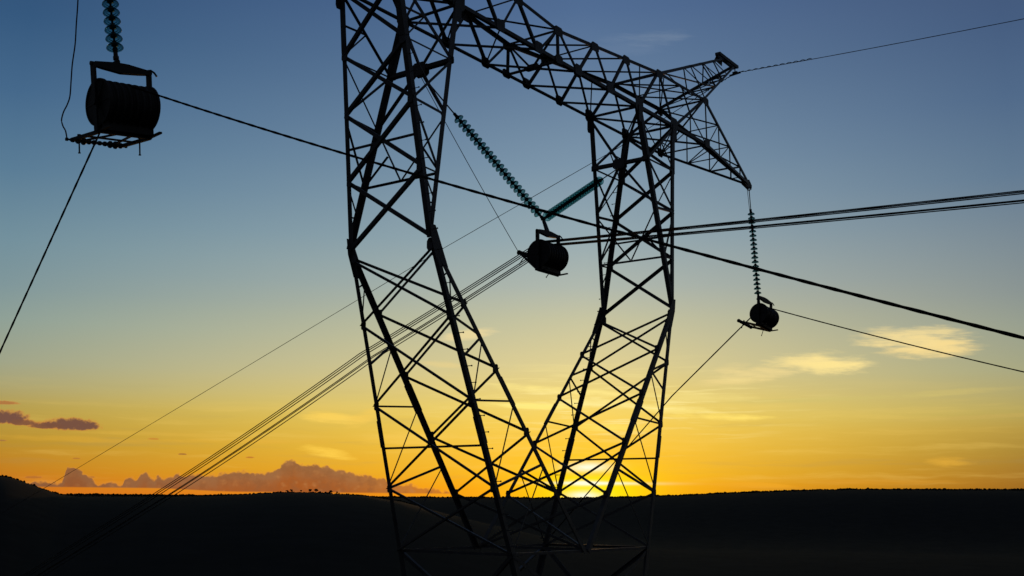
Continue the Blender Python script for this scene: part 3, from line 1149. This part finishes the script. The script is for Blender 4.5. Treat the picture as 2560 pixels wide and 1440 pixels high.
FL, PPL = block(PL, LB, math.radians(-5), math.radians(3.0), math.radians(7.5), True, "large near stringing block with beaded guide roller, hanging at the left of the tower")
FM, PPM = block(PM, YM, math.radians(-1.0), math.radians(42), 0.0, False, "middle stringing block hung in the tower window, carrying six conductors")
FR, PPR = block(PR, W(12, -0.183, -3.70), math.radians(-4.0), math.radians(17), math.radians(-8), False, "small far stringing block hanging below the right crossarm tip")


# ------------------------------------------------------------------ wires and ropes
def over_drum(C, yaw, x, far, near, r=0.325, sag=0.0):
    """path coming from `far`, over the drum and on to `near` (lists of points)"""
    Y = Matrix.Rotation(yaw, 4, 'Z') @ Y_
    X = Matrix.Rotation(yaw, 4, 'Z') @ X_
    c = C + X * x

    def tangent(T, sgn):
        d_ = T - c
        a, h = d_.dot(Y), d_.z
        dist = math.hypot(a, h)
        al = math.atan2(h, a)
        be = math.acos(min(1, r / dist))
        return al + be * sgn
    f0, n0 = far[-1], near[0]
    a0 = tangent(f0, 1)
    a1 = tangent(n0, -1)
    if a1 < a0:
        a1 += 2 * math.pi
    arc = [c + Y * (math.cos(a0 + (a1 - a0) * i / 14) * r) + Z_ * (math.sin(a0 + (a1 - a0) * i / 14) * r) for i in range(15)]
    return far, arc, near


def dense(P, Q, n, sag=0.0):
    return [P.lerp(Q, i / n) - Z_ * (4 * sag * (i / n) * (1 - i / n)) for i in range(n + 1)]


def wire(name, path, r, m, label, cat, group=None, twist=0.9, lobe_=0.22, n=6):
    bm = bmesh.new()
    tube(bm, path, r, n, twist, lobe_)
    o = mk(name, bm, m, None, True)
    return tag(o, label, cat, group)


ords = ["uppermost of the six", "second from the top of the six", "third from the top of the six",
        "fourth from the top of the six", "fifth from the top of the six", "lowest of the six"]
for i, x in enumerate((-0.305, -0.21, -0.115, 0.115, 0.21, 0.305)):
    jz = (0.0, -0.01, -0.035, 0.0, 0.015, -0.03)[i]
    sg = -1 if x < 0 else 1
    xf = sg * 0.21 * 1.45 + (x - sg * 0.21)
    near_end = W(0, -40, -4.80 - 0.0503 * 29.5 * 0.0) + V((x * 1.25, 0, jz))
    xn = sg * 0.21 * 1.8 + (x - sg * 0.21)
    n0 = W(0, -10.46, -4.77) + V((xn, 0, jz * 0.3))
    nfar = W(0, -150, -14.5) + V((xn, 0, jz))
    f0 = W(0, 5.0, -6.42) + V((sg * 0.21 * 1.32 + (x - sg * 0.21), 0, jz * 0.8))
    f1 = W(0, 12.7, -9.79) + V((xf, 0, jz * 1.2))
    f2 = W(0, 19.42, -12.45) + V((xf, 0, jz * 1.6))
    f3 = W(0, 68.0, -30.2) + V((xf, 0, jz))
    far, arc, near = over_drum(PM, 0, x, [f3, f2, f1, f0], [n0, nfar], 0.328)
    path = dense(f3, f2, 14) + dense(f2, f1, 12)[1:] + dense(f1, f0, 20, 0.06)[1:] + dense(f0, arc[0], 14, 0.03)[1:] + arc[1:] + dense(arc[-1], n0, 24, 0.02)[1:] + dense(n0, nfar, 20)[1:]
    wire("conductor", path, 0.0130, WIRE, "black conductor, %s wires over the middle stringing block" % ords[i], "wire",
         "bundle of six conductors over the middle stringing block", 0.9, 0.05)

nL = W(-12, -12.749, -8.909)
nL2 = W(-12, -68, -29.6)
fL = W(-12, 0.685, -8.013)
fL2 = W(-12, 18.2, -29.9)
yl = math.radians(-6)
far, arc, near = over_drum(PL, yl, 0.0, [fL], [nL], 0.322)
path = dense(fL2, fL, 60) + dense(fL, arc[0], 60)[1:] + arc[1:] + dense(arc[-1], nL, 170, 0.10)[1:] + dense(nL, nL2, 40)[1:]
wire("pilot_rope", path, 0.0150, ROPE, "thick twisted black rope over the left stringing block, crossing in front of the tower", "rope", None, 0.95, 0.14, 8)
nR = W(12, -7.738, -6.474)
nR2 = W(12, -90, -29.5)
fR1 = W(12, 2.917, -6.579)
fR2 = W(12, 6.478, -9.967)
fR3 = W(12, 27.3, -29.9)
far, arc, near = over_drum(PR, 0, 0.0, [fR1], [nR], 0.322)
path = dense(fR3, fR2, 20) + dense(fR2, fR1, 20)[1:] + dense(fR1, arc[0], 20)[1:] + arc[1:] + dense(arc[-1], nR, 50, 0.05)[1:] + dense(nR, nR2, 20)[1:]
wire("pilot_rope", path, 0.022, ROPE, "thin reddish dark rope over the small far stringing block at right", "rope", None, 0.9, 0.08, 6)

# ground wire over the peak
gx = XpO + 0.14
gc = W(gx, 0, Zp) + V((0, 0, -0.20))
near = [W(gx, -8.648, 3.154), W(gx, -150, 0.5)]
far = [W(XpO, 101, -31.0), W(XpO, 36.758, -9.330), W(XpO, 11.885, -0.663), W(XpO, 4.295, 1.821)]
path = [far[0]] + dense(far[0], far[1], 8)[1:] + dense(far[1], far[2], 16)[1:] + dense(far[2], far[3], 8)[1:] + dense(far[3], gc, 8)[1:] + dense(gc, near[0], 24, 0.03)[1:] + dense(near[0], near[1], 12)[1:]
gw = wire("ground_wire", path, 0.0125, WIRE, "thin overhead ground wire clamped under the tip of the right peak", "wire", None, 0.9, 0.1, 5)
gwo = V(gw.location)
for sgn, length in ((-1, 2.9), (1, 1.7)):
    bm = bmesh.new()
    tgt = near[0] if sgn < 0 else far[3]
    dd = (tgt - gc).normalized()
    side = dd.cross(Z_).normalized()
    upd = side.cross(dd)
    N = 80
    hp = [gc + dd * (length * i / N) + (side * math.cos(i * 0.9) + upd * math.sin(i * 0.9)) * 0.018 for i in range(N + 1)]
    tube(bm, hp, 0.013, 5)
    o = mk("armour_rod", bm, WIRE)
    o.location = V(o.location) - gwo
    o.parent = gw
bm = bmesh.new()
bar(bm, gc + V((0, -0.22, -0.02)), gc + V((0, 0.22, -0.06)), 0.05, 0.06)
bar(bm, gc + V((0, 0, 0)), gc + V((0, 0, 0.24)), 0.03, 0.03)
box(bm, gc, 0.035, 0.09, 0.05)
o = mk("suspension_clamp", bm, CAPM)
o.location = V(o.location) - gwo
o.parent = gw

# cords between the tower and the blocks
a = W(-3.97, 0, -1.45)
wire("tag_line", dense(a, FM(-0.46, 0.80), 24, 0.05), 0.009, ROPE, "fine cord from the left column head down to the middle stringing block", "cord", None, 0, 0, 5)
a = TIP(1) + V((-0.22, -0.02, -0.1))
wire("tag_line", dense(a, PPR(-0.40, -0.05, 0.22), 24, 0.02), 0.010, REDROPE, "fine cord hanging beside the insulator string of the right crossarm tip", "cord", None, 0, 0, 5)


def ray_plane(px, py, xplane):
    d_ = fwd + r2 * ((px - 1280) / 2810.42) - u2 * ((py - 720) / 2810.42)
    return CAM + d_ * ((xplane * U - CAM.x) / d_.x)


cord = [(203, -260), (199, -120), (195, 0), (191, 60), (188, 110), (181, 160), (178, 200), (175, 240), (168, 262), (159, 280), (154, 300), (157, 314), (164, 328), (169, 342)]
pts = [ray_plane(a, b, -12.1) for a, b in cord]
pts = pts[:-1] + [FL(-0.50, 0.80)]
sm = []
for i in range(len(pts) - 1):
    p0, p1, p2, p3 = pts[max(i - 1, 0)], pts[i], pts[i + 1], pts[min(i + 2, len(pts) - 1)]
    for k in range(5):
        t = k / 5
        sm.append(0.5 * ((2 * p1) + (p2 - p0) * t + (2 * p0 - 5 * p1 + 4 * p2 - p3) * t * t + (3 * p1 - p0 - 3 * p2 + p3) * t ** 3))
sm.append(pts[-1])
wire("tag_line", sm, 0.0115, REDROPE, "wavy loose cord hanging down to the beaded roller of the left block", "cord", None, 0, 0, 5)

# ------------------------------------------------------------------ land
SKYL = [(-60, 1.3), (-45, 1.5), (-33, 1.35), (-27.9, 1.12), (-27.39, 1.04), (-26.61, 0.78), (-25.99, 0.56), (-25.28, 0.31), (-24.4, 0.29), (-21.73, 0.35), (-18.97, 0.34),
        (-17.09, 0.40), (-16.33, 0.46), (-15.18, 0.52), (-14.02, 0.55), (-13.24, 0.52), (-12.26, 0.47), (-10.88, 0.40), (-9.3, 0.37), (-5.3, 0.40), (0.1, 0.40), (2.69, 0.50), (4.66, 0.59),
        (7.58, 0.66), (10.45, 0.69), (13.24, 0.74), (15.96, 0.80), (20.45, 0.83), (30, 0.85), (60, 0.8)]


def table(x):
    if x <= SKYL[0][0]:
        return SKYL[0][1]
    for (a, p), (b, q) in zip(SKYL, SKYL[1:]):
        if x <= b:
            return p + (q - p) * (x - a) / (b - a)
    return SKYL[-1][1]


def ss(x, a, b):
    t = min(1, max(0, (x - a) / (b - a)))
    return t * t * (3 - 2 * t)


NEARL = [(-180, -2.5), (-90, -0.5), (-60, 1.2), (-45, 1.5), (-33, 1.35), (-27.9, 1.12), (-27.39, 1.04), (-26.61, 0.78), (-25.99, 0.56), (-25.28, 0.33), (-24.4, 0.27), (-21.73, 0.29), (-18.97, 0.32),
         (-17.09, 0.40), (-16.33, 0.46), (-15.18, 0.52), (-14.02, 0.55), (-13.24, 0.52), (-12.26, 0.47), (-10.88, 0.38), (-9.3, 0.16), (-8, -0.15), (-6, -0.65), (-4, -1.15), (-1, -1.8), (4, -2.3), (180, -2.5)]


def near(x):
    for (a, p), (b, q) in zip(NEARL, NEARL[1:]):
        if x <= b:
            return p + (q - p) * (x - a) / (b - a)
    return NEARL[-1][1]


FAR_R = 5200.0


def ground_z(r, a):
    """height of the land at distance r, azimuth a (degrees from the sun) from the tower"""
    el_far = 0.36 + 0.50 * ss(a, -2, 14)
    if abs(a) > 60:
        el_far = 0.5
    zf = CAM.z + FAR_R * math.tan(math.radians(el_far))
    z = -95 * ss(r, 40, 1000)
    z += (zf + 95) * ss(r, 2400, FAR_R)
    # near ridge: hill at far left, a low mound left of the tower, then falling away to the right
    zr = CAM.z + 2200 * math.tan(math.radians(near(a))) + 95
    g = math.exp(-((r - 2200) / (1150 if r < 2200 else 700)) ** 2)
    z += zr * g * (1.0 - ss(r, 2500, 3600))
    return z


azs = []
a = -180.0
while a < 180:
    azs.append(a)
    a += 0.35 if -34 < a < 27 else 4.0
rs = [0, 15, 40, 80, 140, 220, 320, 450, 600, 750, 900, 1050, 1200, 1350, 1500, 1700, 1900, 2100, 2300, 2500, 2800, 3200, 3600, 4000, 4400, 4800, 5200, 5800, 7000, 9000, 14000, 30000]
random.seed(4)
bm = bmesh.new()
rows = []
c0 = bm.verts.new((0, 0, ground_z(0, 0)))
for r in rs[1:]:
    row = []
    for a in azs:
        th = math.radians(SUN_AZ + a)
        zz = ground_z(min(r, FAR_R), a) - max(0, r - FAR_R) * 0.012
        if 300 < r < 1400 or 2700 < r < 4300:
            zz += random.uniform(-1, 1) * min(3, r / 900)
        row.append(bm.verts.new((CAM.x * ss(r, 60, 400) + math.sin(th) * r, CAM.y * ss(r, 60, 400) + math.cos(th) * r, zz)))
    rows.append(row)
n = len(azs)
for i in range(n):
    bm.faces.new((c0, rows[0][(i + 1) % n], rows[0][i]))
for p, q in zip(rows, rows[1:]):
    for i in range(n):
        bm.faces.new((p[i], p[(i + 1) % n], q[(i + 1) % n], q[i]))
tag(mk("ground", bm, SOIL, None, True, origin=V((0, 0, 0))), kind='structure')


def crown(bm, c, r, h, seed, k=3):
    """irregular clump of foliage made of several jagged lobes of small faces"""
    rnd = random.Random(seed)
    for j in range(k):
        o = c + V((rnd.uniform(-.5, .5) * r, rnd.uniform(-.5, .5) * r, rnd.uniform(-.15, .3) * h))
        rr, hh = r * rnd.uniform(.45, .75), h * rnd.uniform(.35, .6)
        ph = [rnd.uniform(0.65, 1.25) for _ in range(18)]
        vs = []
        for lat, m in ((-0.6, 6), (0.1, 6), (0.7, 5)):
            ring_ = []
            for q in range(6):
                t = 2 * math.pi * q / 6 + rnd.uniform(-.3, .3)
                f = ph[rnd.randrange(18)]
                cl = math.cos(lat)
                ring_.append(bm.verts.new(o + V((math.cos(t) * cl * rr * f, math.sin(t) * cl * rr * f, math.sin(lat) * hh * f))))
            vs.append(ring_)
        tp = bm.verts.new(o + V((0, 0, hh * rnd.uniform(.8, 1.3))))
        for A, B in zip(vs, vs[1:]):
            for q in range(6):
                bm.faces.new((A[q], A[(q + 1) % 6], B[(q + 1) % 6], B[q]))
        for q in range(6):
            bm.faces.new((vs[-1][q], vs[-1][(q + 1) % 6], tp))
        bm.faces.new(vs[0][::-1])


def at(r, a):
    th = math.radians(SUN_AZ + a)
    return V((CAM.x + math.sin(th) * r, CAM.y + math.cos(th) * r, ground_z(r, a)))


rnd = random.Random(11)
bm = bmesh.new()
for i in range(4200):
    a = rnd.uniform(-25.0, 24)
    r = rnd.uniform(4900, 5350)
    p = at(min(r, FAR_R), a)
    s = rnd.choice((1, 1, 1, 1, 1.5)) * rnd.uniform(0.5, 1.0) * (0.85 + 0.75 * mnoise.noise(V((a * 1.3, r * 0.004, 0.0))))
    crown(bm, p + V((0, 0, -1.2 * s)), 9.0 * s, 8.0 * s, i, 1)
for i in range(1100):
    a = rnd.uniform(-30, -8.5)
    r = rnd.uniform(2120, 2250)
    s = rnd.uniform(0.3, 1.0) * (0.85 + 0.8 * mnoise.noise(V((a * 1.1, r * 0.01, 4.0))))
    crown(bm, at(r, a) + V((0, 0, -0.6 * s)), 4.8 * s, 5.0 * s, 5000 + i, 1)
tag(mk("forest", bm, LEAF, None, False), "dark scrub forest fringing the hills and the far plateau", "forest", kind='stuff')

TR = [(-14.83, 8.5, "left one of the close pair of small trees on the low mound's skyline"),
      (-14.62, 9.5, "right one of the close pair of small trees on the low mound's skyline"),
      (-14.16, 7.5, "low bush-like tree between the pair and the mound's highest trees"),
      (-13.75, 11.0, "tall small tree at the top of the low mound, left of its neighbour"),
      (-13.45, 11.5, "broad tree at the top of the low mound, right of its neighbour"),
      (-12.72, 10.0, "lone flat-topped tree on the right slope of the low mound"),
      (-12.40, 8.0, "last small tree of the row, lowest on the mound's right slope")]
for k, (a, h, lab) in enumerate(TR):
    h *= 0.68
    b = at(2200, a) - V((0, 0, 0.5))
    root = empty("tree", b, label=lab, cat="tree", group="small trees along the low mound")
    rq = random.Random(70 + k)
    bm = bmesh.new()
    rod(bm, b, b + V((rq.uniform(-.4, .4), 0, h * 0.6)), 0.28, 0.14, 8)
    for j in range(4):
        t = j * 1.6 + rq.random()
        rod(bm, b + V((0, 0, h * (0.4 + 0.05 * j))), b + V((math.cos(t) * h * 0.22, math.sin(t) * h * 0.22, h * 0.72)), 0.11, 0.05, 6)
    mk("trunk", bm, BARK, root)
    bm = bmesh.new()
    for j in range(9):
        t = rq.uniform(0, 6.28)
        q = rq.uniform(0, 0.30) * h
        crown(bm, b + V((math.cos(t) * q, math.sin(t) * q, h * rq.uniform(0.40, 0.82))), h * 0.32, h * 0.28, 300 + 20 * k + j, 2)
    mk("crown", bm, LEAF, root)
